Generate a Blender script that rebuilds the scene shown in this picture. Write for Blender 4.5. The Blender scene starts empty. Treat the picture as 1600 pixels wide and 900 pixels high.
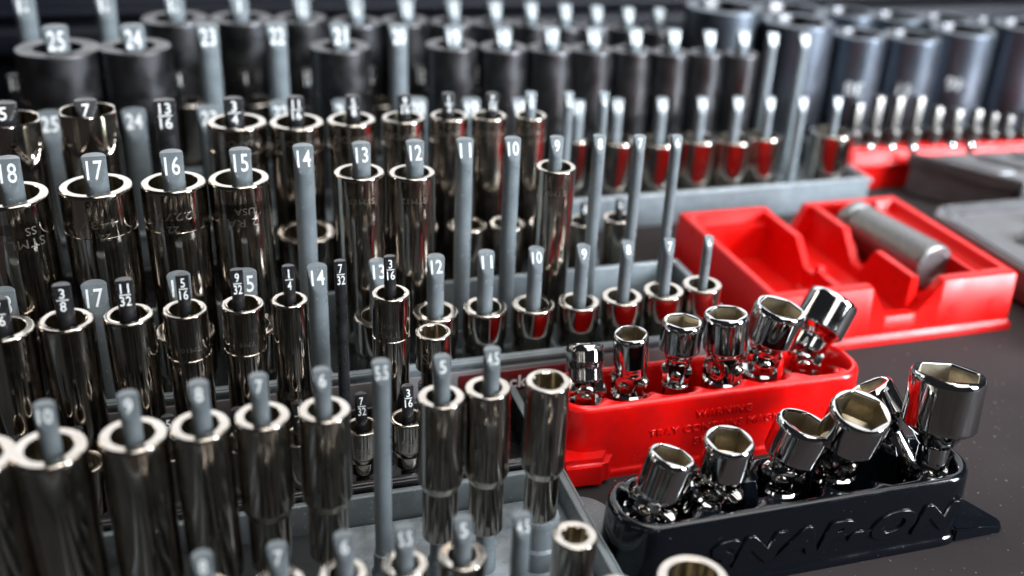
import bpy, bmesh, math, random
from mathutils import Vector, Matrix
random.seed(7)
S = 0.001                       # everything below is written in millimetres
scene = bpy.context.scene
COL = scene.collection
R = math.radians

# ------------------------------------------------------------ camera
F_PX, PITCH, ROLL, YAW, CAMZ = 1660.0, R(26.7), R(2.63), R(17.9), 240.0
def _cam_axes():
    fw = Vector((0, math.cos(PITCH), -math.sin(PITCH)))
    r0 = Vector((1, 0, 0)); u0 = r0.cross(fw)
    r = math.cos(ROLL) * r0 + math.sin(ROLL) * u0
    u = -math.sin(ROLL) * r0 + math.cos(ROLL) * u0
    M = Matrix.Rotation(-YAW, 3, 'Z')
    return M @ r, M @ u, M @ fw
CR, CU, CF = _cam_axes()
CPOS = Vector((0, 0, CAMZ))
def _ray(px, py):
    return CF * F_PX + CR * (px - 800) + CU * (450 - py)
def at(px, py, z):              # point on the level z seen at photo pixel px,py
    d = _ray(px, py); return CPOS + d * ((z - CAMZ) / d.z)
def onv(px, py, v):             # point of the row standing at depth v
    d = _ray(px, py); return d * (v / d.y) + CPOS
def size(P, w):                 # millimetres that w photo pixels span at P
    return (P - CPOS).dot(CF) / F_PX * w
cam_d = bpy.data.cameras.new('camera')
cam = bpy.data.objects.new('camera', cam_d); COL.objects.link(cam)
m = Matrix((CR, CU, -CF)).transposed().to_4x4(); m.translation = CPOS * S
cam.matrix_world = m
cam_d.sensor_width = 36.0; cam_d.lens = F_PX / 1600 * 36
cam_d.clip_start = 0.01; cam_d.clip_end = 50
cam_d.dof.use_dof = True; cam_d.dof.focus_distance = 0.370; cam_d.dof.aperture_fstop = 5.6
scene.camera = cam

# ------------------------------------------------------------ world and lamps
w = bpy.data.worlds.new('World'); scene.world = w; w.use_nodes = True
bg = w.node_tree.nodes['Background']; bg.inputs[0].default_value = (0.75, 0.8, 0.9, 1); bg.inputs[1].default_value = 0.03
def lamp(name, loc, target, sx, sy, power, col):
    d = bpy.data.lights.new(name, 'AREA'); d.shape = 'RECTANGLE'; d.size = sx; d.size_y = sy
    d.energy = power; d.color = col
    o = bpy.data.objects.new(name, d); COL.objects.link(o)
    o.location = Vector(loc)
    o.rotation_euler = (Vector(target) - Vector(loc)).to_track_quat('-Z', 'Y').to_euler()
    return o
T0 = (0.15, 0.35, 0.0)
lamp('hall_window_light', (0.75, 2.6, 1.5), T0, 3.9, 1.9, 50, (0.93, 0.96, 1.0))
lamp('ceiling_fill_light', (0.9, 0.3, 2.4), (0.3, 0.4, 0), 2.6, 2.2, 50, (1.0, 0.98, 0.95))
lamp('ceiling_fill_light', (0.9, -1.5, 2.2), (0.3, 0.4, 0), 2.2, 1.2, 33, (1.0, 0.98, 0.96))  # soft fill added behind the camera to brighten peg faces and red fronts
lamp('ceiling_tube_light', (0.25, 0.1, 1.7), T0, 0.05, 0.9, 4, (1.0, 0.97, 0.92))
lamp('ceiling_tube_light', (0.55, 0.1, 1.7), T0, 0.05, 0.9, 4, (1.0, 0.97, 0.92))
lamp('warm_hall_light', (-1.2, 1.9, 1.3), T0, 0.5, 0.4, 5, (1.0, 0.86, 0.68))
lamp('side_window_light', (1.35, -0.55, 0.55), (0.40, 0.62, 0.06), 0.5, 0.7, 10, (0.86, 0.93, 1.0)).data.spread = R(48)
scene.view_settings.view_transform = 'Standard'; scene.view_settings.look = 'None'
scene.view_settings.exposure = 0.0; scene.view_settings.gamma = 1
scene.render.engine = 'CYCLES'
scene.cycles.max_bounces = 8; scene.cycles.glossy_bounces = 5; scene.cycles.sample_clamp_indirect = 6

# ------------------------------------------------------------ materials
def mat(name, col, rough=0.4, metal=0.0, noise=None, bump=None, spec=0.5, coat=0.0, rvar=None, dust=None):
    m = bpy.data.materials.new(name); m.use_nodes = True
    nt = m.node_tree; b = nt.nodes['Principled BSDF']
    b.inputs['Base Color'].default_value = (*col, 1); b.inputs['Roughness'].default_value = rough
    b.inputs['Metallic'].default_value = metal; b.inputs['Specular IOR Level'].default_value = spec
    b.inputs['Coat Weight'].default_value = coat; b.inputs['Coat Roughness'].default_value = 0.12
    tc = nt.nodes.new('ShaderNodeTexCoord')
    def nz(scale, detail=4):
        n = nt.nodes.new('ShaderNodeTexNoise'); n.inputs['Scale'].default_value = scale; n.inputs['Detail'].default_value = detail
        nt.links.new(tc.outputs['Object'], n.inputs['Vector']); return n
    src = None
    if noise:                                    # (scale, other colour)
        n = nz(noise[0]); mx = nt.nodes.new('ShaderNodeMix'); mx.data_type = 'RGBA'
        rp = nt.nodes.new('ShaderNodeMapRange'); rp.inputs[1].default_value = 0.35; rp.inputs[2].default_value = 0.7
        nt.links.new(n.outputs['Fac'], rp.inputs[0]); nt.links.new(rp.outputs[0], mx.inputs[0])
        mx.inputs[6].default_value = (*col, 1); mx.inputs[7].default_value = (*noise[1], 1)
        src = mx.outputs[2]
    if dust:                                     # (scale, threshold, colour)
        n = nz(dust[0], 2); rp = nt.nodes.new('ShaderNodeMapRange'); rp.inputs[1].default_value = dust[1]; rp.inputs[2].default_value = dust[1] + 0.03
        mx = nt.nodes.new('ShaderNodeMix'); mx.data_type = 'RGBA'
        nt.links.new(n.outputs['Fac'], rp.inputs[0]); nt.links.new(rp.outputs[0], mx.inputs[0])
        if src: nt.links.new(src, mx.inputs[6])
        else: mx.inputs[6].default_value = (*col, 1)
        mx.inputs[7].default_value = (*dust[2], 1); src = mx.outputs[2]
    if src: nt.links.new(src, b.inputs['Base Color'])
    if rvar:                                     # (scale, lo, hi)
        n = nz(rvar[0]); rp = nt.nodes.new('ShaderNodeMapRange')
        rp.inputs[1].default_value = 0.35; rp.inputs[2].default_value = 0.7
        rp.inputs[3].default_value = rvar[1]; rp.inputs[4].default_value = rvar[2]
        nt.links.new(n.outputs['Fac'], rp.inputs[0]); nt.links.new(rp.outputs[0], b.inputs['Roughness'])
    if bump:                                     # (scale, strength, distance m)
        n = nz(bump[0]); bp = nt.nodes.new('ShaderNodeBump'); bp.inputs['Strength'].default_value = bump[1]; bp.inputs['Distance'].default_value = bump[2]
        nt.links.new(n.outputs['Fac'], bp.inputs['Height']); nt.links.new(bp.outputs[0], b.inputs['Normal'])
    return m
M = dict(
 chrome=mat('polished_chrome', (0.50, 0.46, 0.415), 0.09, 1, noise=(90, (0.42, 0.375, 0.325)), rvar=(180, 0.05, 0.2), bump=(60, 0.04, 0.0003)),
 bright=mat('bright_chrome', (0.52, 0.515, 0.51), 0.06, 1, rvar=(260, 0.03, 0.12), bump=(120, 0.05, 0.0002)),
 bore=mat('broached_steel', (0.42, 0.37, 0.28), 0.32, 1, noise=(300, (0.30, 0.26, 0.19))),
 dull=mat('dull_chrome', (0.085, 0.08, 0.075), 0.36, 1),
 floorshade=mat('shaded_tray_floor', (0.02, 0.022, 0.024), 0.5, noise=(60, (0.035, 0.038, 0.04))),  # near-black colour puts the shade between packed sockets into the floor
 impact=mat('black_oxide_steel', (0.10, 0.10, 0.108), 0.38, 1, noise=(60, (0.07, 0.068, 0.066)), rvar=(90, 0.28, 0.5), bump=(500, 0.08, 0.0002)),
 satin=mat('satin_blue_steel', (0.135, 0.155, 0.185), 0.42, 1, rvar=(40, 0.36, 0.48), noise=(25, (0.10, 0.115, 0.14))),
 matte_grey=mat('sandblasted_grey_metal', (0.22, 0.22, 0.22), 0.42, 0.85, noise=(700, (0.15, 0.15, 0.15)), bump=(900, 0.2, 0.0002)),
 grey=mat('blue_grey_plastic', (0.142, 0.166, 0.18), 0.36, 0, noise=(150, (0.11, 0.13, 0.142)), dust=(800, 0.67, (0.24, 0.26, 0.26)), rvar=(120, 0.26, 0.5), bump=(700, 0.05, 0.0002)),
 greyfloor=mat('blue_grey_plastic_scuffed_lit', (0.14, 0.165, 0.185), 0.3, 0, noise=(120, (0.34, 0.38, 0.41)), rvar=(160, 0.18, 0.5)),
 black=mat('black_plastic', (0.012, 0.012, 0.014), 0.32, 0, noise=(200, (0.018, 0.018, 0.02)), rvar=(200, 0.22, 0.42)),
 blackgloss=mat('glossy_black_plastic', (0.003, 0.004, 0.006), 0.12, 0, spec=0.4, rvar=(90, 0.07, 0.16), bump=(110, 0.03, 0.0003), dust=(900, 0.75, (0.06, 0.065, 0.07))),
 red=mat('glossy_red_plastic', (0.72, 0.004, 0.003), 0.17, 0, spec=0.45, rvar=(80, 0.15, 0.28), bump=(70, 0.08, 0.0005), noise=(120, (0.55, 0.006, 0.006)), dust=(500, 0.72, (0.45, 0.03, 0.03))),
 redmatte=mat('moulded_red_plastic', (0.60, 0.003, 0.002), 0.34, 0, spec=0.2, rvar=(80, 0.27, 0.42), bump=(300, 0.06, 0.0003), noise=(45, (0.55, 0.006, 0.004)), dust=(300, 0.68, (0.36, 0.012, 0.01))),
 white=mat('white_print', (0.80, 0.82, 0.82), 0.5, noise=(900, (0.62, 0.65, 0.66))),
 maroon=mat('maroon_label', (0.10, 0.008, 0.010), 0.3),
 card=mat('grey_label_strip', (0.13, 0.12, 0.125), 0.3, noise=(60, (0.10, 0.095, 0.10))),
 case=mat('grey_case_plastic', (0.105, 0.105, 0.11), 0.42, 0, noise=(90, (0.075, 0.075, 0.08)), bump=(600, 0.15, 0.0003)),
 stamp=mat('stamped_steel', (0.42, 0.39, 0.34), 0.35, 1),
 wall=mat('dark_backboard', (0.004, 0.005, 0.009), 0.5, 0, spec=0.3, rvar=(6, 0.4, 0.6)),
 table=mat('dark_mat', (0.040, 0.034, 0.035), 0.85, 0, spec=0.05, noise=(7, (0.024, 0.021, 0.022)), rvar=(14, 0.75, 0.92), bump=(420, 0.25, 0.0004), dust=(560, 0.705, (0.22, 0.185, 0.15))),
)

# ------------------------------------------------------------ mesh helpers
def link(name, me, parent=None, loc=(0, 0, 0), rot=None):
    o = bpy.data.objects.new(name, me); COL.objects.link(o)
    o.location = Vector(loc) * S
    if rot is not None: o.rotation_euler = rot
    if parent: o.parent = parent
    return o
def tag(o, label=None, cat=None, group=None, kind=None):
    if label: o['label'] = label
    if cat: o['category'] = cat
    if group: o['group'] = group
    if kind: o['kind'] = kind
    return o
def thing(name, label, cat, loc, group=None, rz=0):
    o = link(name, None, None, loc, (0, 0, rz)); return tag(o, label, cat, group)
def make(name, verts, faces, mats, smooth=True, sharp=38, mi=None):
    me = bpy.data.meshes.new(name)
    me.from_pydata([Vector(v) * S for v in verts], [], faces)
    if not isinstance(mats, (list, tuple)): mats = [mats]
    for q in mats: me.materials.append(q)
    bm = bmesh.new(); bm.from_mesh(me)
    if mi:
        bm.faces.ensure_lookup_table()
        for i, k in enumerate(mi): bm.faces[i].material_index = k
    bmesh.ops.recalc_face_normals(bm, faces=bm.faces[:])
    if smooth:
        for f in bm.faces: f.smooth = True
        a = R(sharp)
        for e in bm.edges:
            if len(e.link_faces) == 2 and e.calc_face_angle(0) > a: e.smooth = False
    bm.to_mesh(me); bm.free(); return me
def loft(rings, cap0=True, cap1=True):
    n = len(rings[0]); v = [p for r in rings for p in r]; f = []
    for i in range(len(rings) - 1):
        for j in range(n):
            k = (j + 1) % n; f.append((i*n+j, i*n+k, (i+1)*n+k, (i+1)*n+j))
    if cap0: f.append(tuple(range(n - 1, -1, -1)))
    if cap1: f.append(tuple((len(rings)-1)*n + j for j in range(n)))
    return v, f
def circ(r, z, n=48, cx=0, cy=0):
    out = []
    for j in range(n):
        t = 2*math.pi*j/n; rr = r(t) if callable(r) else r
        out.append((cx + rr*math.cos(t), cy + rr*math.sin(t), z))
    return out
def sup(rings):
    """holding rings just inside both ends of every long span, so the span stays straight when shaded"""
    out = [rings[0]]
    for a, b in zip(rings, rings[1:]):
        d = max(math.dist(a[0], b[0]), math.dist(a[len(a)//4], b[len(a)//4]))
        if d > 1.6:
            for t in (0.22/d, 1-0.22/d): out.append([tuple(p[i]+(q[i]-p[i])*t for i in range(3)) for p, q in zip(a, b)])
        out.append(b)
    return out
def lathe(prof, n=48):
    return loft(sup([circ(r, z, n) for r, z in prof]))
def box_bm(bm, x0, x1, y0, y1, z0, z1, bev=0.4, seg=2):
    r = bmesh.ops.create_cube(bm, size=1.0)
    for v in r['verts']:
        v.co = Vector(((x0+x1)/2 + v.co.x*(x1-x0), (y0+y1)/2 + v.co.y*(y1-y0), (z0+z1)/2 + v.co.z*(z1-z0)))
    if bev:
        es = list({e for v in r['verts'] for e in v.link_edges})
        bmesh.ops.bevel(bm, geom=es, offset=bev, segments=seg, affect='EDGES', profile=0.5)
def bmo(name, fn, mt, parent=None, loc=(0, 0, 0), rot=None, smooth=True):
    bm = bmesh.new(); fn(bm)
    for v in bm.verts: v.co *= S
    bmesh.ops.recalc_face_normals(bm, faces=bm.faces[:])
    if smooth:
        for f in bm.faces: f.smooth = True
        for e in bm.edges:
            if len(e.link_faces) == 2 and e.calc_face_angle(0) > R(50): e.smooth = False
    me = bpy.data.meshes.new(name); bm.to_mesh(me); bm.free(); me.materials.append(mt)
    return link(name, me, parent, loc, rot)

# ---- flat glyphs (bold, condensed): list of verts (x,y) centred, unit cap height
_tc = {}
def glyphs(s, off=0.012):
    if (s, off) in _tc: return _tc[(s, off)]
    c = bpy.data.curves.new('t', 'FONT'); c.body = s; c.size = 1.0; c.offset = off; c.resolution_u = 3; c.space_character = 1.06
    c.align_x = 'LEFT'
    o = bpy.data.objects.new('t', c); COL.objects.link(o)
    dg = bpy.context.evaluated_depsgraph_get(); me = bpy.data.meshes.new_from_object(o.evaluated_get(dg))
    vs = [(v.co.x, v.co.y) for v in me.vertices]; fs = [tuple(p.vertices) for p in me.polygons]
    bpy.data.objects.remove(o); bpy.data.curves.remove(c); bpy.data.meshes.remove(me)
    x0, x1 = min(v[0] for v in vs), max(v[0] for v in vs); y0, y1 = min(v[1] for v in vs), max(v[1] for v in vs)
    vs = [((x-(x0+x1)/2)/(y1-y0), (y-(y0+y1)/2)/(y1-y0)) for x, y in vs]
    _tc[(s, off)] = (vs, fs, (x1-x0)/(y1-y0)); return _tc[(s, off)]
def textmesh(s, wmax, hmax):
    """verts (x,y), faces of a number or a fraction 'a/b' fitted into wmax x hmax"""
    V, F = [], []
    def add(t, cy, wm, h):
        vs, fs, asp = glyphs(t); sx = min(h, wm/asp); n = len(V)
        V.extend([(x*sx, y*h + cy) for x, y in vs]); F.extend([tuple(i+n for i in f) for f in fs])
    if '/' in s:
        a, b = s.split('/'); h = hmax*0.42
        add(a, hmax*0.27, wmax*0.42 if len(a) < 2 else wmax*0.8, h); add(b, -hmax*0.27, wmax*0.42 if len(b) < 2 else wmax*0.85, h)
        n = len(V); q = wmax*0.42; V.extend([(-q, -.022*hmax), (q, -.022*hmax), (q, .022*hmax), (-q, .022*hmax)]); F.append((n, n+1, n+2, n+3))
    elif ' ' in s:
        a, b = s.split(' '); n0 = len(V)
        add(a, 0, wmax*0.3, hmax); V[:] = [(x - wmax*0.3, y) for x, y in V]
        add(b[0], hmax*.28, wmax*.3, hmax*.42); add(b[1:], -hmax*.28, wmax*.4, hmax*.42)
        V[:] = [(x + (wmax*0.1 if i > n0 + 3 and x > -wmax*.2 else 0), y) for i, (x, y) in enumerate(V)]
    else: add(s, 0, wmax*(0.5 if len(s) == 1 else 0.86), hmax)
    return V, F
def cyltext(name, s, rad, h, zc, ang, mt, parent, flip=True, stretch=1.0):
    """lettering stamped round a socket wall; flip = upside down (the socket stands on its head)"""
    vs, fs, asp = glyphs(s, 0.0); out = []
    for x, y in vs:
        if flip: x, y = -x, -y
        t = ang + x*h*stretch/rad; out.append(((rad+0.035)*math.cos(t), (rad+0.035)*math.sin(t), zc + y*h))
    return link(name, make(name, out, fs, mt, False), parent)

# ------------------------------------------------------------ sockets
def hexr(a, k=6):
    def f(t):
        p = 2*math.pi/6; q = (t % p) - p/2; r1 = a/math.cos(q)
        if k == 6: return r1
        q2 = ((t + p/2) % p) - p/2; return max(r1, a/math.cos(q2))
    return f
def starr(a): return lambda t: a*(1 + 0.13*math.cos(6*t))
def socket_mesh(Rt, h, Rb=None, zd=None, hole='12', groove=None, hexouter=False, mt=None, mbore=None, dr=None, rimw=0.17, n=72):
    Rb = Rb or Rt*0.97; zd = zd if zd else h*0.3
    A = Rt*(1 - 2*rimw)
    hf = {'6': hexr(A*0.98), '12': hexr(A*0.96, 12), 'star': starr(A*0.98)}[hole]
    out = [(Rb-0.8, 0), (Rb-0.25, 0.15), (Rb, 0.7), (Rb, zd)]
    if abs(Rb-Rt) > 0.4: out += [(Rb+0.25*(Rt-Rb), zd+0.5), (Rt-0.2*(Rt-Rb), zd+2.4), (Rt, zd+3.2)]
    if groove:
        for g in (groove if isinstance(groove, (list, tuple)) else [groove]):
            out += [(Rt, h-g-0.5), (Rt-0.28, h-g-0.3), (Rt-0.28, h-g+0.3), (Rt, h-g+0.5)]
    c = min(0.55, Rt*0.055)
    out += [(Rt, h-2.2*c), (Rt-0.10*c, h-1.25*c), (Rt-0.38*c, h-0.55*c), (Rt-0.9*c, h-0.14*c), (Rt-1.5*c, h)]
    ri = max(A*1.03, A+0.2)
    out += [(Rt-1.7*c, h), (ri, h), (ri-0.15, h-0.10)]
    rings = []
    for r, z in out: rings.append(circ(r, z, n))
    if hexouter:                                   # six flats with scalloped lower ends
        rings = []; n = 96
        zs = sorted(set([z for _, z in out[:-2]] + [h - 20 + i*0.4 for i in range(47)]))
        prof = out[:-2]; ap = Rt*0.875; cr = ap/math.cos(R(30))
        def rad(z):
            for (r0, z0), (r1, z1) in zip(prof, prof[1:]):
                if z0 <= z <= z1 and z1 > z0: return r0 + (r1-r0)*(z-z0)/(z1-z0)
            return prof[-1][0]
        for z in zs:
            def fn(t, z=z):
                hx = hexr(ap)(t); zb = h - 14 + 10*((hx-ap)/(cr-ap))**1.0
                return min(rad(z), hx + max(0, zb-z)*0.55)
            rings.append(circ(fn, z, n))
        rings.append(circ(ri, h, n)); rings.append(circ(ri-0.15, h-0.10, n))
    rings = sup(rings); nout = len(rings)
    rings.append(circ(lambda t: min(ri-0.1, hf(t)*1.02), h-0.3, n)); rings.append(circ(hf, h-1.3, n))
    dep = min(h*0.55, Rt*1.6)
    rings.append(circ(hf, h-dep, n)); rings.append(circ(A*0.6, h-dep-1, n)); 
    v, f = loft(rings)
    mi = [0 if i//n < nout else 1 for i in range(len(f)-2)] + [0, 1]
    return make('socket', v, f, [mt or M['chrome'], mbore or M['bore']], mi=mi)

def peg(parent, lx, ly, z0, z1, r, text, mt, base=True, cut=None, th=None):
    cut = (cut or r*3.0)*0.85; th = th*0.92 if th else None
    return peg_(parent, lx, ly, z0, z1, r, text, mt, base, cut, th)
def peg_(parent, lx, ly, z0, z1, r, text, mt, base, cut, th):
    """post of a tray: round, its top cut off at a slant on the side of the viewer, the size printed on the cut"""
    n = 28; cut = cut or r*3.0
    zs = [z0, z0+0.3] + [z1-cut*1.12 - 0.01] + [z1 - cut*1.1 + cut*1.1*i/16 for i in range(1, 16)] + [z1-0.35, z1]
    def pl(z): return -r*0.14 - max(0.0, (z1-z))/cut*r*0.92
    rings = []
    for i, z in enumerate(zs):
        rr = r*(0.93 if i == len(zs)-1 else 1.0)*(1 + 0.03*max(0, 1-(z1-z)/cut))
        rings.append([(x, max(y, pl(z)), zz) for x, y, zz in circ(rr, z, n)])
    v, f = loft(rings); o = link('peg', make('peg', v, f, mt, sharp=30), parent, (lx, ly, 0))
    if base:
        b = lathe([(r*1.5, 0), (r*1.5, z0*0.55), (r*1.25, z0*0.62), (r*1.2, z0), (r*0.9, z0+0.1)], 24)
        link('peg_foot', make('peg_foot', *b, mt), o)
    if text:
        hh = th or cut*0.60
        V, F = textmesh(text, r*1.55, hh*(1.3 if '/' in text else 0.92)); zc = z1 - hh*0.62 - (0.2 if '/' not in text else 0.9)
        out = [(x, pl(zc+y)-0.07, zc+y) for x, y in V]
        link('number', make('number', out, F, M['white'], False), o)
    return o

def tray(name, label, u0, u1, v0, v1, h, mt, floor=3.0, fmt=None, wall=2.6, lip=True):
    t = thing(name, label, 'socket tray', ((u0+u1)/2, v0, 0))
    W = (u1-u0)/2; D = v1-v0
    def fl(bm): box_bm(bm, -W+wall*.5, W-wall*.5, wall*.5, D-wall*.5, 0.2, floor, 0.2, 1)
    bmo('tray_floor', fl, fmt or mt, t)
    def walls(bm):
        for a in ((-W, W, 0, wall, 0, h), (-W, W, D-wall, D, 0, h-0.01), (-W+.004, -W+wall, wall+.01, D-wall-.01, 0, h-0.03), (W-wall, W-.004, wall+.01, D-wall-.01, 0, h-0.03)):
            box_bm(bm, *a, 0.6, 2)
        if lip:
            box_bm(bm, -W-1.2, W+1.2, -1.2, -0.05, h-2.6, h-0.4, 0.5, 2)
            box_bm(bm, W+.05, W+1.2, 0.05, D, h-2.6, h-0.4, 0.5, 2)
    bmo('tray_wall', walls, mt, t)
    return t, (u0+u1)/2, v0
def holder_place(T, P):         # local position inside tray T
    return P.x - T[1], P.y - T[2]

def add_socket(px, py, w, v, z0, label, group, name='socket', dmul=1.0, tilt=(0, 0), marks=None, face=False, **kw):
    P = onv(px, py, v) if v is not None else at(px, py, kw.pop('ztop'))
    d = size(P, w)*dmul; h = P.z - z0
    o = link(name, socket_mesh(d/2, h, **kw), None, (P.x, P.y, z0), (R(random.uniform(-.9, .9)), R(random.uniform(-.9, .9)), (math.atan2(-P.y, -P.x) if face else random.uniform(0, 6.28)) if not marks else 0))
    tag(o, label, 'socket', group)
    if marks:
        view = math.atan2(-P.y, -P.x)
        for k, (s, zc, hh, off, st) in enumerate(marks):
            cyltext('stamped_lettering', s, d/2, hh, h-zc, view+off, M['stamp'], o, True, st)
    return o, P, d

OR = ['first', 'second', 'third', 'fourth', 'fifth', 'sixth', 'seventh', 'eighth', 'ninth', 'tenth', 'eleventh', 'twelfth', 'thirteenth', 'fourteenth', 'fifteenth', 'sixteenth']
def PL(k, special={}, what='peg'): return special.get(k, '%s %s from the left' % (OR[k], what))
# ============================================================ SETTING
def tb(bm): box_bm(bm, -1500, 2500, -800, 2200, -30, 0, 0)
tag(bmo('table_top', tb, M['table'], smooth=False), 'dark brown speckled mat under all the trays', kind='structure')
def bw(bm):
    box_bm(bm, -900, 1700, 800, 830, 0, 128, 2, 2)
tag(bmo('back_wall', bw, M['wall'], smooth=True), kind='structure')
def rl(bm):
    box_bm(bm, -900, 1700, 770, 797, 45, 62, 3, 3); box_bm(bm, -900, 1700, 780, 798, 68, 72, 1, 2)
tag(bmo('back_wall_rail', rl, M['wall']), kind='structure')

# ============================================================ TRAY A : front grey tray
TA = tray('grey_socket_tray', 'grey plastic tray with a scuffed floor, pale where lit, nearest the camera at the bottom', -150, 114, 176, 289, 15, M['grey'], 3, M['floorshade'])
bmo('lit_floor_patch', lambda bm: box_bm(bm, 34-TA[1], 110.8-TA[1], 49, 109.8, 3.0, 3.6, 0.1, 1), M['greyfloor'], TA[0])  # no separate sheet: paler colour marks where the tray floor catches light
def tab(bm):
    v, f = lathe([(13, 0), (13, 4.2), (12.2, 5.2)], 40)
    vs = [bm.verts.new(p) for p in v]
    for q in f: bm.faces.new([vs[i] for i in q])
bmo('rounded_tab', tab, M['grey'], TA[0], (132+1.5, 94, 0))
def ribs(bm):
    for x in (100, 84, 68, 52, 36, 20, 4, -14, -32, -50):
        box_bm(bm, x-TA[1]+0.5, x-TA[1]+1.7, 2.6, 66, 3, 12.5, 0.3, 1)
bmo('divider_ribs', ribs, M['grey'], TA[0])
VA, VA2 = 256, 218
rowA = [(-42, 712, 122, '11'), (80, 697, 115, '10'), (208, 680, 106, '9'), (316, 662, 92, '8'), (408, 650, 86, '7'), (505, 640, 82, '6'), (None, 595, 0, '5.5'), (690, 618, 74, '5'), (767, 605, 72, '4.5'), (857, 592, 71, '')]
pegA = {'11': -55, '10': 66, '9': 205, '8': 305, '7': 404, '6': 501, '5': 686, '4.5': 774}
for K_, (px, py, wd, s) in enumerate(rowA):
    if px is None:
        P = onv(595, 566, VA); lx, ly = holder_place(TA, P); peg(TA[0], lx, ly, 17, P.z, 2.65, s, M['grey']); continue
    lab = ('tall chrome socket with an empty star opening, right end of the front tray' if s == '' else
           'tall foreground socket round grey peg marked %s, %s' % (s, PL(K_, {0: 'cut off at the left edge'})))
    o, P, d = add_socket(px, py, wd, VA, 20, lab, 'tall sockets of the foreground tray', hole='star' if s == '' else '12',
                         Rb=None if s in ('11', '10', '9', '8') else (size(onv(px, py, VA), wd)/2*0.8), zd=19, rimw=0.18 if s else 0.15)
    lx, ly = holder_place(TA, P)
    if s:
        peg(TA[0], lx, ly, 19, P.z+13, 2.7 if s in ('11', '10', '9', '8') else 2.5, s, M['grey'])
    else:
        b = lathe([(7.5, 0), (7.5, 11), (6.6, 12), (6.6, 21), (6.2, 22.2), (5.4, 22.2), (5.4, 19.5)], 24)
        link('peg_foot', make('peg_foot', *b, M['grey']), TA[0], (lx, ly, 0))
for K_, (px, py, wd, s) in enumerate([(322, 925, 84, '8'), (437, 910, 80, '7'), (539, 893, 76, '6'), (632, 880, 73, '5.5'), (722, 866, 76, '5'), (816, 0, 0, '4.5'), (897, 836, 71, '')]):
    if s == '4.5':
        P = onv(816, 806, VA2); lx, ly = holder_place(TA, P); peg(TA[0], lx, ly, 17, P.z, 2.6, s, M['grey']); continue
    lab = ('short chrome socket with an empty star opening beside the right wall of the front tray' if s == '' else
           'short socket on grey peg %s at the bottom edge, %s' % (s, PL(K_, {})))
    o, P, d = add_socket(px, py, wd, VA2, 18, lab, 'short sockets of the foreground tray', hole='star' if s == '' else '12', rimw=0.2)
    lx, ly = holder_place(TA, P)
    if s: peg(TA[0], lx, ly, 17, P.z+12, 2.6, s, M['grey'])
for px, py, wd, v, lab in [(1084, 903, 116, 198, 'wide chrome socket ring cut off by the bottom edge, below the black holder'), (966, 918, 66, 196, 'small chrome socket barely showing at the bottom edge, left of the wide ring')]:
    add_socket(px, py, wd, v, 0.5, lab, None, hole='12', rimw=0.15)

# ============================================================ TRAY P : black tray with small inch sizes
TP = tray('black_socket_tray', 'black plastic tray of small inch-size sockets behind the foreground tray', -150, 112, 291, 339, 17, M['black'], 3)
def rail2(bm): box_bm(bm, -131, 131, -1.9, -0.05, 10.5, 12, 0.4, 2)
bmo('front_rail', rail2, M['black'], TP[0])
bmo('end_strip', lambda bm: box_bm(bm, 128.2, 131.3, 0.5, 47.5, 17.05, 17.9, 0.3, 1), M['grey'], TP[0])
VP, VP2 = 322, 299
rowP = [(2, 512, 92, '7/16', -5), (103, 500, 84, '3/8', 95), (203, 490, 76, '11/32', 193), (290, 480, 68, '5/16', 284), (378, 473, 66, '9/32', 369), (453, 467, 57, '1/4', 450), (None, 0, 0, '7/32', 531), (610, 455, 60, '3/16', 609)]
ptopP = {'7/16': 468, '3/8': 446, '11/32': 438, '5/16': 430, '9/32': 422, '1/4': 416, '7/32': 408, '3/16': 401}
for K_, (px, py, wd, s, pp) in enumerate(rowP):
    Q = onv(pp, ptopP[s], VP); lx, ly = holder_place(TP, Q)
    rp = {'7/16': 3.0, '3/8': 2.8, '11/32': 2.7}.get(s, 2.05)
    peg(TP[0], lx, ly, 16, Q.z, rp, s, M['black'], cut=9.5, th=6)
    if px is None: continue
    mk = {'3/16': [('TM6', 13.5, 2.3, -0.1, 1.15), ('USA', 10.0, 1.4, -0.2, 1)], '9/32': [('TM9', 12, 1.8, 0.1, 1.1)], '5/16': [('TM10', 12, 1.8, 0.1, 1.1)]}.get(s)
    add_socket(px, py, wd, VP, 20, 'slim tall socket round black peg marked %s, %s' % (s, PL(K_)), 'slim tall sockets on black pegs', hole='12', marks=mk,
               Rb=None if s != '1/4' else 6.6, zd=18 if s == '1/4' else None, rimw=0.15, groove=[16] if s in ('3/16', '5/16', '9/32') else None)
add_socket(678, 517, 57, VP, 34, 'short chrome socket with an empty star opening, right of the slim 3/16 one', None, hole='star', Rb=4.6, zd=7, rimw=0.14, marks=[('2L', 8.2, 4.2, 0.25, 1.1), ('S', 8.2, 4.0, -0.45, 1)], groove=[13.5])
P = onv(678, 517, VP); b = lathe([(6.4, 0), (6.4, 20), (5.6, 21), (5.6, 33.8)], 24); link('peg_foot', make('peg_foot', *b, M['black']), TP[0], (P.x-TP[1], P.y-TP[2], 0))
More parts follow.
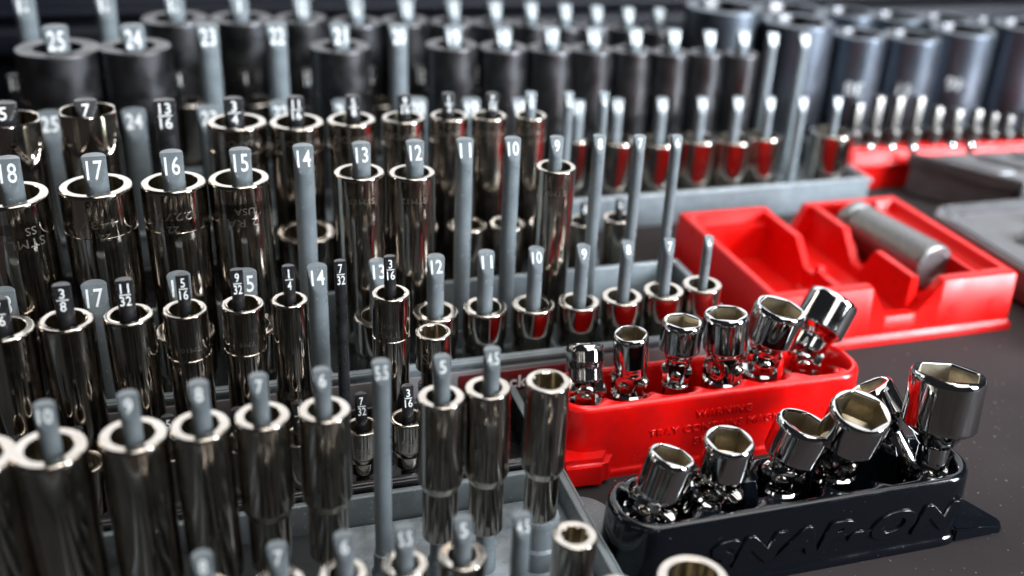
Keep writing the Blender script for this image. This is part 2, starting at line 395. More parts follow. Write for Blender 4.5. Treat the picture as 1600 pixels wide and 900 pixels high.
for K_, (px, py, wd, s) in enumerate([(30, 738, 76, '3/8'), (128, 722, 68, '11/32'), (268, 702, 66, '5/16'), (375, 690, 62, '9/32'), (468, 680, 60, '1/4'), (565, 665, 55, '7/32'), (637, 652, 56, '3/16')]):
    o, P, d = add_socket(px, py, wd, VP2, 17, 'short low socket round black peg marked %s, %s' % (s, PL(K_)), 'short sockets on black pegs', hole='12', rimw=0.14, Rb=4.6 if s in ('7/32', '3/16') else None, zd=5,
                         marks=[('TM8' if s == '7/32' else 'TM6', 7, 2.6, 0.25, 1.0)] if s in ('7/32', '3/16') else None)
    peg(TP[0], P.x-TP[1], P.y-TP[2], 16, P.z+12.5, 2.0, s, M['black'], cut=8.5, th=5.4)

# ============================================================ TRAY N/M : the long grey tray in the middle
TN = tray('grey_socket_tray', 'long blue-grey tray in the middle holding sockets sized 18 down to 7', -170, 214, 343, 413, 29, M['grey'], 4, M['floorshade'])
def lab_(bm): box_bm(bm, -190, 188, -2.4, -1.3, 3, 25.5, 0.2, 1)
bmo('label_strip', lab_, M['card'], TN[0])
def mar(bm): box_bm(bm, 0, 44, -3.0, -2.5, 14.5, 24.0, 0.24, 1)
Pm = at(744, 590, 20)
mo = bmo('maroon_sticker', mar, M['maroon'], TN[0], (Pm.x-TN[1]-8, 0, 0))
vs, fs, asp = glyphs('sockets', 0.03)
link('sticker_lettering', make('sticker_lettering', [(25.0 + x*5.6, -3.05, 18.6 + y*5.6) for x, y in vs], fs, M['white'], False), mo)
def gr(bm):
    for k in range(14):
        x = -175 + k*26.5; box_bm(bm, x, x+1.4, 2.6, 67.4, 4, 16, 0.3, 1)
bmo('divider_ribs', gr, M['grey'], TN[0])
VN, VM = 357, 382
N_ = [(15, 522, 100, '18', 3, 455), (None, 0, 0, '17', 146, 444), (288, 515, 92, '16', 270, 430), (390, 506, 84, '15', 390, 424), (None, 0, 0, '14', 495, 416), (592, 491, 76, '13', 590, 408),
      (680, 485, 72, '12', 679, 401), (757, 478, 70, '11', 761, 394), (833, 474, 68, '10', 840, 388), (905, 470, 66, '9', 912, 384), (973, 462, 65, '8', 981, 378), (1037, 452, 64, '7', 1046, 374), (1098, 443, 62, '6', 1104, 370)]
for K_, (px, py, wd, s, pp, pt) in enumerate(N_):
    Q = onv(pp, pt, VN); rr = {'18': 4.2, '17': 4.2, '16': 4.0, '15': 3.8, '14': 3.6, '13': 3.4, '12': 3.3, '11': 3.2, '10': 3.0, '9': 2.8, '8': 2.6, '7': 2.4, '6': 2.0}[s]
    if px: P = onv(px, py, VN); lx = P.x - TN[1]
    else: lx = Q.x - TN[1]
    peg(TN[0], lx, VN-TN[2], 22, Q.z, rr, s, M['grey'], cut=rr*3.2)
    if px: add_socket(px, py, wd, VN, 23, 'short socket on grey peg %s before the middle row, %s' % (s, PL(K_)), 'short sockets of the middle tray', hole='12', rimw=0.165, zd=6, Rb=size(P, wd)/2*0.93)
M_ = [(20, 302, 115, '18', 10, 248), (152, 290, 112, '17', 142, 244), (272, 284, 100, '16', 263, 238), (378, 278, 95, '15', 374, 234), (None, 0, 0, '14', 473, 228), (565, 268, 80, '13', 566, 224), (648, 268, 73, '12', 649, 221),
      (None, 0, 0, '11', 726, 218), (None, 0, 0, '10', 801, 216), (867, 258, 63, '9', 871, 214), (None, 0, 0, '8', 937, 212), (None, 0, 0, '7', 1000, 212), (None, 0, 0, '6', 1058, 212)]
for K_, (px, py, wd, s, pp, pt) in enumerate(M_):
    Q = onv(pp, pt, VM); rr = {'18': 4.1, '17': 4.1, '16': 4.0, '15': 3.9, '14': 3.8, '13': 3.5, '12': 3.5, '11': 3.4, '10': 3.3, '9': 2.8, '8': 2.7, '7': 2.5, '6': 2.3}[s]
    if px: P = onv(px, py, VM); lx = P.x - TN[1]
    else: lx = Q.x - TN[1]
    pg = peg(TN[0], lx, VM-TN[2], 22, Q.z, rr, s, M['grey'], cut=rr*3.4)
    if not px: continue
    mk = {'18': [('STMLL', 14.5, 3.4, 0.1, 1.1), ('SS', 10, 3, 0.35, 1)], '17': [('4437', 10.5, 3.0, -0.05, 1.5), ('22', 15.5, 2.6, 0.05, 1.1)], '16': [('2277', 9.5, 3.0, -0.1, 1.5), ('22', 14.5, 2.8, -0.15, 1.1)], '15': [('2 RA', 14.0, 3.0, 0.0, 1.3), ('USA', 9.5, 2.6, 0.1, 1.1)],
          '12': [('STM12', 9, 2.2, 0.1, 1.1)], '13': [('STM13', 9, 2.2, 0.1, 1.1)], '9': [('STM9', 9, 2.2, 0.1, 1.1)]}[s]
    add_socket(px, py, wd, VM, 23, 'tall middle row socket round grey peg marked %s, %s' % (s, PL(K_)), 'tall sockets of the middle tray', hole='12', rimw=0.135, marks=mk, groove=[15.5] if s in ('17', '16') else ([7.0, 11] if s in ('18', '15') else None))

# ============================================================ TRAY L : black tray with inch sizes
TL = tray('black_socket_tray', 'black plastic tray of large inch-size sockets behind the long middle tray', -190, 186, 417, 486, 14, M['black'], 3)
VL, VL2 = 462, 430
L_ = [(8, 186, 104, '15/16', 4, 162), (135, 172, 92, '7/8', 134, 157), (None, 0, 0, '13/16', 256, 157), (367, 190, 92, '3/4', 366, 154), (463, 188, 84, '11/16', 463, 152), (552, 185, 76, '5/8', 553, 150), (632, 183, 68, '9/16', 636, 148),
      (700, 180, 60, '1/2', 704, 146), (768, 180, 56, '7/16', 768, 146), (828, 178, 50, '3/8', 830, 144), (None, 0, 0, '5/16', 889, 144), (None, 0, 0, '1/4', 944, 144)]
for K_, (px, py, wd, s, pp, pt) in enumerate(L_):
    hx = s in ('15/16', '7/8'); txt = {'15/16': '5', '7/8': '7'}.get(s, s)
    Q = onv(pp, pt, VL)
    rr = {'15/16': 5.2, '7/8': 4.6, '13/16': 4.5, '3/4': 4.2, '11/16': 3.6, '5/8': 3.3, '9/16': 3.1, '1/2': 3.0, '7/16': 2.8, '3/8': 2.7}.get(s, 2.5)
    if px: P = onv(px, py, VL); lx = P.x - TL[1]
    else: lx = Q.x - TL[1]
    peg(TL[0], lx, VL-TL[2], 14, Q.z, rr, txt, M['black'] if s not in ('3/8', '5/16', '1/4') else M['grey'], cut=rr*3.6 if not hx else 8, th=None if not hx else 5.5)
    if px:
        lab = 'chrome socket with six-sided scalloped top round black peg marked %s%s' % (txt, ', at the left edge' if K_ == 0 else '') if hx else 'tall socket on black peg %s behind the middle row, %s' % (s, PL(K_))
        add_socket(px, py, wd, VL, 15, lab, 'tall sockets on large black pegs', hole='12', rimw=0.085 if hx else 0.135, hexouter=hx, face=hx, groove=None if hx else [11], marks=None if hx else [('SNAPON', 6.5, 2.6, 0.1, 1.3)])
for K_, (px, py, wd, s) in enumerate([(380, 372, 88, '3/4'), (478, 360, 90, '11/16'), (566, 356, 76, '5/8'), (652, 352, 66, '9/16'), (729, 350, 61, '1/2'), (792, 347, 56, '7/16'), (853, 346, 52, '3/8'), (912, 344, 50, '5/16'), (966, 338, 46, '1/4')]):
    o, P, d = add_socket(px, py, wd, VL2, 17, 'short socket low behind the middle row, peg %s, %s' % (s, PL(K_, what='one')), 'short sockets on large black pegs', hole='12', rimw=0.15)
    peg(TL[0], P.x-TL[1], VL2-TL[2], 14, P.z+9, d*0.14, s, M['black'])

# ============================================================ TRAY K/J : grey impact tray
TK = tray('grey_impact_socket_tray', 'grey plastic tray at the back with black impact sockets on pegs 25 to 10', -210, 390, 513, 602, 20, M['grey'], 4)
VK, VJ = 530, 572
Jp = [(85, 42, '25'), (208, 40, '24'), (323, 38, '23'), (431, 37, '22'), (530, 38, '21'), (622, 40, '20'), (709, 42, '19'), (787, 44, '18'), (858, 44, '17'), (927, 45, '16'), (992, 46, '15'), (1050, 47, '14'), (1105, 49, '13'), (1158, 50, '12'), (1208, 52, '11'), (1258, 54, '10')]
Js = {'25': (90, 74, 128), '24': (210, 71, 110), '21': (531, 71, 94), '19': (707, 68, 82), '18': (785, 72, 76), '17': (860, 74, 72), '16': (925, 75, 68), '15': (990, 77, 62), '14': (1050, 80, 58), '13': (1105, 82, 54), '12': (1158, 82, 52)}
for K_, (pp, pt, s) in enumerate(Jp):
    Q = onv(pp, pt, VJ); rr = 5.9 - (25-int(s))*0.18
    lx = Q.x - TK[1]
    if s in Js: P = onv(Js[s][0], Js[s][1], VJ); lx = P.x - TK[1]
    peg(TK[0], lx, VJ-TK[2], 16, Q.z, rr, s, M['grey'], cut=rr*2.9, th=rr*1.8)
    if s in Js:
        px, py, wd = Js[s]
        o, P, d = add_socket(px, py, wd, VJ, 17, 'black impact socket in the back row, peg %s, %s' % (s, PL(K_)), 'black impact sockets', name='impact_socket', hole='6', rimw=0.22, mt=M['impact'], mbore=M['impact'], groove=[24], Rb=size(onv(px, py, VJ), wd)/2*0.985)
        hz = o.data
        if s in ('21', '16', '24', '25'):
            hb = lathe([(2.1, 0), (2.1, 0.6), (1.7, 0.62), (1.6, 0.3)], 24)
            a = math.atan2(-P.y, -P.x) + {'21': -0.12, '16': -0.1, '24': -1.05, '25': -1.1}[s]
            q = link('pin_hole', make('pin_hole', *hb, M['black']), o, ((d/2-0.45)*math.cos(a), (d/2-0.45)*math.sin(a), P.z-17-12), None)
            o.rotation_euler = (0, 0, 0); q.rotation_euler = Vector((math.cos(a), math.sin(a), 0)).to_track_quat('Z', 'Y').to_euler()
Kp = [(76, 176, '25'), (208, 172, '24'), (325, 168, '23'), (437, 160, '22'), (534, 158, '21'), (652, 155, '20'), (736, 155, '19'), (813, 155, '18'), (899, 158, '17'), (963, 155, '16'), (1028, 154, '15'), (1090, 153, '14'), (1147, 153, '13'), (1200, 153, '12'), (1255, 153, '11'), (1305, 153, '10')]
Ks = {'17': (900, 215, 44), '16': (960, 216, 65), '15': (1028, 218, 66), '14': (1090, 214, 64), '13': (1145, 214, 60), '12': (1195, 210, 56), '10': (1300, 205, 66)}
for K_, (pp, pt, s) in enumerate(Kp):
    Q = onv(pp, pt, VK); rr = 5.7 - (25-int(s))*0.16; lx = Q.x - TK[1]
    if s in Ks: P = onv(Ks[s][0], Ks[s][1], VK); lx = P.x - TK[1]
    peg(TK[0], lx, VK-TK[2], 13, Q.z, rr*0.8 if int(s) < 18 else rr, s, M['grey'], cut=rr*2.9, th=rr*1.45)
    if s in Ks:
        px, py, wd = Ks[s]
        add_socket(px, py, wd, VK, 14, 'short socket before the black ones, peg %s, %s' % (s, PL(K_)), 'short sockets of the back tray', hole='12', rimw=0.15)

# ============================================================ TRAY J2 : rearmost black tray
TJ = tray('black_socket_tray', 'rearmost black tray with large black sockets, under the top edge of the picture', -230, 330, 607, 690, 14, M['black'], 3)
VJ2, VJ3 = 655, 618
J2 = [(36, -8, '1 14', None), (163, -8, '1 18', None), (274, -6, '1/16', (275, 27, 102)), (376, -6, '1', (375, 27, 98)), (470, -4, '15/16', (472, 27, 82)), (556, -2, '7/8', (556, 33, 80)), (633, -1, '13/16', (634, 30, 74)), (706, 0, '3/4', (707, 33, 70)), (772, 2, '11/16', (772, 34, 66)),
      (828, 4, '5/8', (828, 36, 60)), (881, 7, '9/16', (881, 40, 56)), (930, 10, '1/2', (930, 40, 52)), (979, 13, '7/16', (979, 42, 48)), (1027, 14, '3/8', (1027, 45, 44))]
for K_, (pp, pt, s, sk) in enumerate(J2):
    Q = onv(pp, pt, VJ2); P = onv(sk[0], sk[1], VJ2) if sk else Q
    rr = max(3.6, 5.6 - 0.16*J2.index((pp, pt, s, sk)))
    ms = {'1/16': 'one and one sixteenth', '1': 'one inch'}.get(s, s)
    peg(TJ[0], P.x-TJ[1], VJ2-TJ[2], 14, Q.z, rr, {'1/16': '1 16'}.get(s, s), M['grey'], cut=rr*2.9, th=rr*1.6)
    if sk: add_socket(*sk, VJ2, 15, 'rearmost black impact socket, peg %s, %s' % (ms, PL(K_)), 'rearmost black impact sockets', name='impact_socket', hole='6', rimw=0.2, mt=M['impact'], mbore=M['impact'])
J3 = [(22, 118, '1 14', None), (150, 116, '1 18', None), (280, 112, '1', (291, 157, 60)), (383, 110, '1', (400, 156, 62)), (480, 108, '15/16', (492, 158, 56)), (578, 106, '7/8', (598, 158, 60)), (657, 105, '13/16', (672, 150, 52)), (746, 104, '3/4', (748, 146, 48))]
for k, (pp, pt, s, sk) in enumerate(J3):
    Q = onv(pp, pt, VJ3)
    peg(TJ[0], Q.x-TJ[1], VJ3-TJ[2], 14, Q.z, 4.0, s, M['black'], cut=12, th=7)
    if sk: add_socket(*sk, VJ3, 15, '%s short chrome socket from the left, glinting between the black rows' % ['', '', 'first', 'second', 'third', 'fourth', 'fifth', 'sixth'][k], 'short chrome sockets between the back rows', hole='12', rimw=0.16)

# ============================================================ big satin sockets at the back right
front = [(1132, 9, 120, '34', 640), (1247, 32, 112, '36', 615), (1343, 52, 84, '38', 615), (1426, 55, 90, '41', 615), (1505, 45, 100, '46', 615), (1603, 38, 96, '50', 615)]
back = [(1235, 14, 118, 672), (1327, 18, 84, 672), (1402, 24, 86, 672), (1478, 28, 84, 672), (1556, 34, 84, 672), (1640, 34, 90, 672)]
for k, (px, py, wd, s, v) in enumerate(front):
    lb = ['leftmost big satin steel socket, just right of the black impact sockets', 'big satin steel socket behind the bare peg marked 10', 'narrow satin steel socket right of the bare peg marked 10, above the red rack end',
          'second narrow satin steel socket above the left half of the red rack', 'wide satin steel socket above the middle of the red rack', 'big satin steel socket cut off by the right edge'][k]
    P = onv(px, py, v); d = size(P, wd)
    o = link('large_socket', socket_mesh(d/2, P.z-0.5, hole='6', rimw=0.15, mt=M['satin'], mbore=M['impact'], zd=22), None, (P.x, P.y, 0.5)); tag(o, lb, 'socket', 'big satin sockets')
    if k in (2, 3, 4): cyltext('stamped_lettering', s, d/2, 9, P.z-34, math.atan2(-P.y, -P.x)+0.15, M['white'], o, True, 1)
for k, (px, py, wd, v) in enumerate(back):
    P = onv(px, py, v); d = size(P, wd)
    o = link('large_socket', socket_mesh(d/2, P.z-0.5, hole='6', rimw=0.15, mt=M['satin'], mbore=M['impact'], zd=22), None, (P.x, P.y, 0.5))
    tag(o, 'big satin steel socket in the very last row, %s from the left' % ['first', 'second', 'third', 'fourth', 'fifth', 'sixth'][k], 'socket', 'big satin sockets of the last row')

# ============================================================ red rack of bit sockets
P0 = at(1313, 222, 27)
rk = thing('red_bit_rack', 'long red plastic rack of small bit sockets at the upper right', 'rack', (P0.x, P0.y-4, 0), None, R(-2.5))
def rkb(bm):
    v, f = loft([[(a*1.0, b, z) for a, b in pts] for z, pts in [
        (0, [(3, -12), (190, -12), (190, 12), (3, 12)]), (16, [(1, -13), (190, -13), (190, 11), (1, 11)]), (17, [(-3, -17), (190, -17), (190, 13), (-3, 13)]), (27, [(-2, -14), (190, -14), (190, 12), (-2, 12)])]])
    vs = [bm.verts.new(p) for p in v]
    for q in f: bm.faces.new([vs[i] for i in q])
    bmesh.ops.bevel(bm, geom=bm.edges[:], offset=1.4, segments=3, affect='EDGES')
bmo('rack_body', rkb, M['redmatte'], rk)
bits = [(1333, 203, 1342, 160), (1363, 203, 1372, 150), (1394, 201, 1403, 150), (1426, 200, 1437, 150), (1458, 199, 1466, 166), (1490, 198, 1496, 170), (1520, 198, 1527, 170), (1546, 203, 1553, 176), (1571, 204, 1577, 180), (1597, 203, 1601, 172)]
ords = ['first', 'second', 'third', 'fourth', 'fifth', 'sixth', 'seventh', 'eighth', 'ninth', 'tenth']
for k, (bx, by, tx, ty) in enumerate(bits):
    P = onv(bx, by, 552 - k*0.9); Q = onv(tx, ty, 552 - k*0.9)
    t = thing('bit_socket', '%s small chrome bit socket from the left end of the red rack' % ords[k], 'bit socket', (P.x, P.y, 22), 'bit sockets in the red rack')
    r0 = size(P, 15); h = P.z - 22
    link('drive_end', make('drive_end', *lathe([(r0*.9, 0), (r0, .5), (r0, h-1), (r0-.6, h), (r0*.5, h+.3)], 28), M['dull']), t)
    h2 = Q.z - 22; a = size(P, 8 if k > 6 else 10)
    link('bit', make('bit', *loft([circ(hexr(a*.86), h-1, 36), circ(hexr(a*.86), h2-1, 36), circ(hexr(a*.7), h2, 36)]), M['dull']), t)
for k, px in enumerate([1357, 1391, 1425, 1486, 1515]):
    P = at(px, [224, 225, 226, 222, 222][k], 29); Q = at(px, 232, 22)
    t = thing('bit_socket', '%s chrome stub from the left in the front line of the red rack' % ords[k], 'bit socket', (P.x, P.y, 20), 'chrome stubs in the front line of the red rack')
    link('stub', make('stub', *lathe([(3.4, 0), (3.5, 6), (3.4, 8), (2.7, 9)], 24), M['bright']), t)

# ============================================================ grey moulded tool case pieces
def poly_prism(bm, pts, z0, z1, bev=1.5, ins=0):
    n = len(pts); cx = sum(p[0] for p in pts)/n; cy = sum(p[1] for p in pts)/n
    b = [bm.verts.new((x, y, z0)) for x, y in pts]; t = [bm.verts.new((x+(cx-x)*ins, y+(cy-y)*ins, z1)) for x, y in pts]
    fs = [bm.faces.new(b[::-1]), bm.faces.new(t)] + [bm.faces.new((b[i], b[(i+1) % n], t[(i+1) % n], t[i])) for i in range(n)]
    if bev: bmesh.ops.bevel(bm, geom=list({e for f in fs for e in f.edges}), offset=bev, segments=3, affect='EDGES')
cA = thing('tool_case', 'dark grey moulded case lid in front of the red rack at the right edge', 'tool case', (430, 470, 0))
bmo('case_shell', lambda bm: poly_prism(bm, [(-3, 59), (35, 4), (230, 4), (230, 52)], 0, 26, 2, 0.01), M['case'], cA)
def ridg(bm):
    for i in range(6): poly_prism(bm, [(8+i*26, 48-i*1), (24+i*26, 47-i), (44+i*26, 16), (30+i*26, 16)], 25, 29, 1.6, 0.12)
bmo('moulded_ridges', ridg, M['case'], cA)
bmo('case_rim', lambda bm: (poly_prism(bm, [(-3.5, 60), (0.5, 60), (38, 3.5), (34, 3.5)], 20, 28, 1), box_bm(bm, 35, 230, 1, 4.5, 14, 27.5, 1, 2)), M['case'], cA)
cB = thing('tool_case', 'grey moulded tool case with a double raised rim along its left side', 'tool case', (392, 330, 0))
bmo('case_shell', lambda bm: poly_prism(bm, [(3, -20), (200, -20), (200, 134), (12, 134), (3, 124)], 0, 17, 2), M['case'], cB)
def rimB(bm):
    for o_, z in ((0, 20), (6.5, 18.5)):
        poly_prism(bm, [(o_, -20), (o_+3.2, -20), (o_+3.2, 122-o_*.5), (o_, 124-o_*.5)], 8, z, 1.1)
        poly_prism(bm, [(o_, 124-o_*.5), (o_+3.2, 122-o_*.5), (o_+14, 132-o_), (o_+12, 136-o_)], 8, z-.03, 0.9)
        poly_prism(bm, [(o_+12, 136.1-o_), (o_+14, 132-o_), (200, 132-o_), (200, 136-o_)], 8, z-.06, 1.1)
bmo('case_rim', rimB, M['case'], cB)
def bumps(bm):
    for x0, y0, x1, y1, w_ in ((28, 92, 66, 60, 15), (52, 112, 110, 80, 12), (24, 50, 80, 20, 12), (20, 12, 70, -12, 12)):
        dx, dy = x1-x0, y1-y0; L = math.hypot(dx, dy); nx, ny = -dy/L*w_/2, dx/L*w_/2
        poly_prism(bm, [(x0+nx, y0+ny), (x0-nx, y0-ny), (x1-nx, y1-ny), (x1+nx, y1+ny)], 16, 21, 2.2, 0.08)
bmo('moulded_ridges', bumps, M['case'], cB)

# ============================================================ red moulded tray with grey socket
rt = thing('red_moulded_tray', 'open red plastic tray with notched ends and compartments, right of the middle trays', 'tray', (239, 363, 0), None, 0)
def st(x): x = max(0.0, min(1.0, x)); return x*x*(3-2*x)
def boxm(u, v, a, b, c, d, e=1.6): return min(st((u-a)/e+.5), st((b-u)/e+.5), st((v-c)/e+.5), st((d-v)/e+.5))
def trap(x, a, b, c, d):        # 1 between b and c, 0 outside a..d
    return max(0.0, min(1.0, (x-a)/(b-a), (d-x)/(d-c)))
TW, TD = 130.0, 100.0
def hf(u, v):
    z = 30.0
    z = min(z, 30 - 25*boxm(u, v, 5, 47, 5, 94, 2)) if v < 86 else min(z, 30 - (6 if v > 88 else 6+19*st((88-v)/2))*boxm(u, v, 5, 47, 5, 94, 2))
    ch = boxm(u, v, 50.5, 75, -9, 120, 2); z = min(z, 30 - 19*ch)
    # right compartment
    z = min(z, 30 - 20*boxm(u, v, 80, 113, 5, 94, 2)); z = min(z, 30 - 6*boxm(u, v, 113, 124.5, 7, 92, 2))
    if 113.4 < u < 116: z = max(z, 27)
    # ribs
    if 45 < u < 52.5:
        top = 29 - 12*trap(v, 38, 42, 50, 62) - (9 if v < 40 else 0)*min(1, (40-v)/3 if v < 40 else 0)
        z = min(max(z, top*boxm(u, v, 46, 51.5, -5, 120, 1.6)), top)
        z = max(z, 7)
    if 73 < u < 81.5:
        top = 30 - 14*trap(v, 36, 44, 52, 64)
        z = min(max(z, top*boxm(u, v, 74.5, 79.8, -5, 120, 1.6)), top); z = max(z, 9)
    # end walls across the channel, with trapezoid notches
    if v < 5.5: z = 30 - 16*trap(u, 51, 61, 77, 89)
    if v > 94: z = 30 - 17*trap(u, 50, 56, 66, 73)
    return z
def hfmesh():
    nu, nv = 150, 116; V = []; F = []
    us = [TW*i/nu for i in range(nu+1)]; vs_ = [TD*j/nv for j in range(nv+1)]
    e = 0.9
    for v in vs_:
        for u in us:
            z = hf(u, v); db = min(u, TW-u, v, TD-v)
            if db < e: z -= (e-db)*0.9
            V.append((u, v, z))
    W_ = nu+1
    for j in range(nv):
        for i in range(nu): F.append((j*W_+i, j*W_+i+1, (j+1)*W_+i+1, (j+1)*W_+i))
    loop = [i for i in range(nu+1)] + [(j)*W_+nu for j in range(1, nv+1)] + [nv*W_+i for i in range(nu-1, -1, -1)] + [j*W_ for j in range(nv-1, 0, -1)]
    prev = loop
    for off, zf in ((0.5, 5.5), (0.7, 4.6), (2.0, 3.6), (2.2, 0.2)):
        cur = []
        for idx in loop:
            x, y, z = V[idx]
            nx = x + (-off if x <= 0 else off if x >= TW else 0); ny = y + (-off if y <= 0 else off if y >= TD else 0)
            cur.append(len(V)); V.append((nx, ny, zf))
        n = len(loop)
        for k in range(n): F.append((prev[k], cur[k], cur[(k+1) % n], prev[(k+1) % n]))
        prev = cur
    F.append(tuple(prev[::-1]))
    return make('tray_shell', V, F, M['redmatte'], sharp=50)
link('tray_shell', hfmesh(), rt)
P1, P2 = at(1338, 349, 23), at(1459, 422, 21)
ax = (P1-P2); L = ax.length
ax.z = 0; rot = ax.to_track_quat('Z', 'Y').to_euler()
gs = thing('grey_socket', 'dull grey two-step metal socket lying in the red moulded tray', 'socket', (P2.x, P2.y, 10+12.2)); gs.rotation_euler = rot
link('socket_barrel', make('socket_barrel', *lathe([(2.0, .6), (6.5, 0.5), (7.2, -.1), (10.6, 0), (11.6, .7), (12, 2), (12, 52), (11.5, 53)], 56), M['matte_grey']), gs)
link('drive_end', make('drive_end', *lathe([(9, 51.6), (9.2, 53.8), (11.2, 54.2), (12.6, 55.5), (12.6, L+3), (10.8, L+5), (6, L+5.3)], 56), M['matte_grey']), gs)

# ============================================================ universal-joint socket holders
def stadium(x0, x1, y0, y1, r, off, z, wob=None, n=160):
    """rounded rectangle outline, offset inwards by off; wob(x) narrows the width"""
    x0, x1, y0, y1 = x0+off, x1-off, y0+off, y1-off; r = max(1.0, min(r-off, (y1-y0)/2-0.01))
    per = []
    Lx, Ly = (x1-x0-2*r), (y1-y0-2*r); arc = math.pi*r/2; tot = 2*Lx+2*Ly+4*arc
    pts = []
    segs = [('l', x0+r, y0, x1-r, y0), ('a', x1-r, y0+r, -90), ('l', x1, y0+r, x1, y1-r), ('a', x1-r, y1-r, 0), ('l', x1-r, y1, x0+r, y1), ('a', x0+r, y1-r, 90), ('l', x0, y1-r, x0, y0+r), ('a', x0+r, y0+r, 180)]
    cnt = [110, 12, 4, 12, 110, 12, 4, 12]
    for sg, c in zip(segs, cnt):
        for i in range(c):
            t = i/c
            if sg[0] == 'l': x, y = sg[1]+(sg[3]-sg[1])*t, sg[2]+(sg[4]-sg[2])*t
            else: a = R(sg[3]+90*t); x, y = sg[1]+r*math.cos(a), sg[2]+r*math.sin(a)
            if wob: ym = (y0+y1)/2; y = ym + (y-ym)*wob(x)
            pts.append((x, y, z))
    return pts
def uholder(name, label, x0, x1, y0, y1, h, mt, flange, centers, r):
    t = thing(name, label, 'socket holder', ((x0+x1)/2, y0, 0)); cx = (x0+x1)/2; D = y1-y0
    a, b = x0-cx, x1-cx; cs = [c-cx for c in centers]
    def wob(k):
        def f(x):
            d = min(abs(x-c) for c in cs); sp = (cs[-1]-cs[0])/(len(cs)-1)/2
            q = min(1.0, d/sp) if cs[0]-sp < x < cs[-1]+sp else 0
            return 1 - k*st((q-0.45)/0.55)
        return f
    rg = [stadium(a, b, 0, D, r, -1.6, 0), stadium(a, b, 0, D, r, -1.6, 2.2), stadium(a, b, 0, D, r, -1.1, 3.0), stadium(a, b, 0, D, r, -0.5, 3.6),
          stadium(a, b, 0, D, r, 0.7, h-4), stadium(a, b, 0, D, r, 0.9, h-1.8), stadium(a, b, 0, D, r, 1.5, h-0.6), stadium(a, b, 0, D, r, 2.4, h), stadium(a, b, 0, D, r, 3.4, h, wob(0.22)),
          stadium(a, b, 0, D, r, 4.2, h-0.9, wob(0.42)), stadium(a, b, 0, D, r, 4.6, h-2.6, wob(0.62)), stadium(a, b, 0, D, r, 5.0, h-8, wob(0.76)), stadium(a, b, 0, D, r, 6.0, 5.5, wob(0.8)), stadium(a, b, 0, D, r, 8.0, 4.6, wob(0.8))]
    v, f = loft(sup(rg)); link('holder_body', make('holder_body', v, f, mt, sharp=60), t)
    for fl_ in flange:
        if len(fl_) > 3:
            def ft(bm):
                poly_prism(bm, fl_, 0.1, 5.6, 0.7, 0.03)
                for v_ in bm.verts: v_.co.z *= 1 - 0.75*max(0, (v_.co.x-62)/22)
            bmo('holder_foot', ft, mt, t); continue
        fx0, fx1, fd = fl_         # low foot tongues
        def fb(bm):
            pts = [(fx0, 0+fd[0]), (fx0, D-fd[0]-2)]
            n = 10
            arc = [(fx0 + (fx1-fx0)*math.sin(math.pi*i/n), (D-2)*i/n + fd[0]*(1-2*i/n)) for i in range(n+1)]
            poly_prism(bm, arc if fx1 < fx0 else arc[::-1], 0.1, 4.6, 0.9, 0.02)
        bmo('holder_foot', fb, mt, t)
    return t, cx, y0, D
def emboss(T, s, xc, zc, h, mt, depth, slope, shear=0, stretch=1.0, off=0.02, dy=0.0):
    c = bpy.data.curves.new('e', 'FONT'); c.body = s; c.size = 1; c.offset = off; c.extrude = 0.08; c.bevel_depth = 0.018; c.bevel_resolution = 1; c.resolution_u = 4; c.space_character = 1.12; c.align_x = 'CENTER'; c.shear = shear
    o = bpy.data.objects.new('e', c); COL.objects.link(o)
    me = bpy.data.meshes.new_from_object(o.evaluated_get(bpy.context.evaluated_depsgraph_get())); bpy.data.objects.remove(o)
    ys = [v.co.y for v in me.vertices]; y0, y1 = min(ys), max(ys)
    for v in me.vertices:
        x, y, z = v.co; zz = zc + (y-(y0+y1)/2)/(y1-y0)*h
        yy = slope(zz) - z/0.095*depth + dy
        v.co = Vector((xc + x/(y1-y0)*h*stretch, yy, zz))*S
    me.materials.clear(); me.materials.append(mt)
    for p in me.polygons: p.use_smooth = True
    return link('raised_lettering', me, T)
HR = uholder('red_socket_holder', 'glossy red oblong holder carrying six flex sockets, with a raised warning text', 117, 246, 297, 327, 30, M['red'], [(-64, -64-6, (2, 0)), [(58, 2), (69, 7), (73, 14), (70, 22), (60, 29)]], [127.1, 146, 165, 183, 204, 226], 13)
def skR(bm): poly_prism(bm, [(-66, -6), (-48, -7), (-42, 1.5), (-66, 10)], 0, 12, 2.2, 0.04)
bmo('holder_step', skR, M['red'], HR[0])
sl = lambda z: -0.6 + 1.3*(z-3.6)/22
for s, x, z, hh in (('WARNING', 0, 22.0, 3.1), ('TRAY CONTAINS MAGNETS', 1, 16.2, 3.1), ('STRONG', -2, 10.4, 3.1)):
    emboss(HR[0], s, x+1, z, hh, M['red'], 0.55, sl, 0, 1.08, 0.0, 0.1)
HB = uholder('black_socket_holder', 'glossy black oblong holder with raised slanted lettering and six flex sockets', 116, 249, 233, 263, 27, M['blackgloss'], [[(58, -1.2), (79, -0.5), (82, 4), (76, 16), (68, 24), (58, 28)]], [134.7, 157, 181, 201, 218, 236], 13.5)
emboss(HB[0], 'SNAP-ON', 8, 12.8, 11.0, M['blackgloss'], 0.9, sl, 0.28, 1.5, 0.045, 0.15)

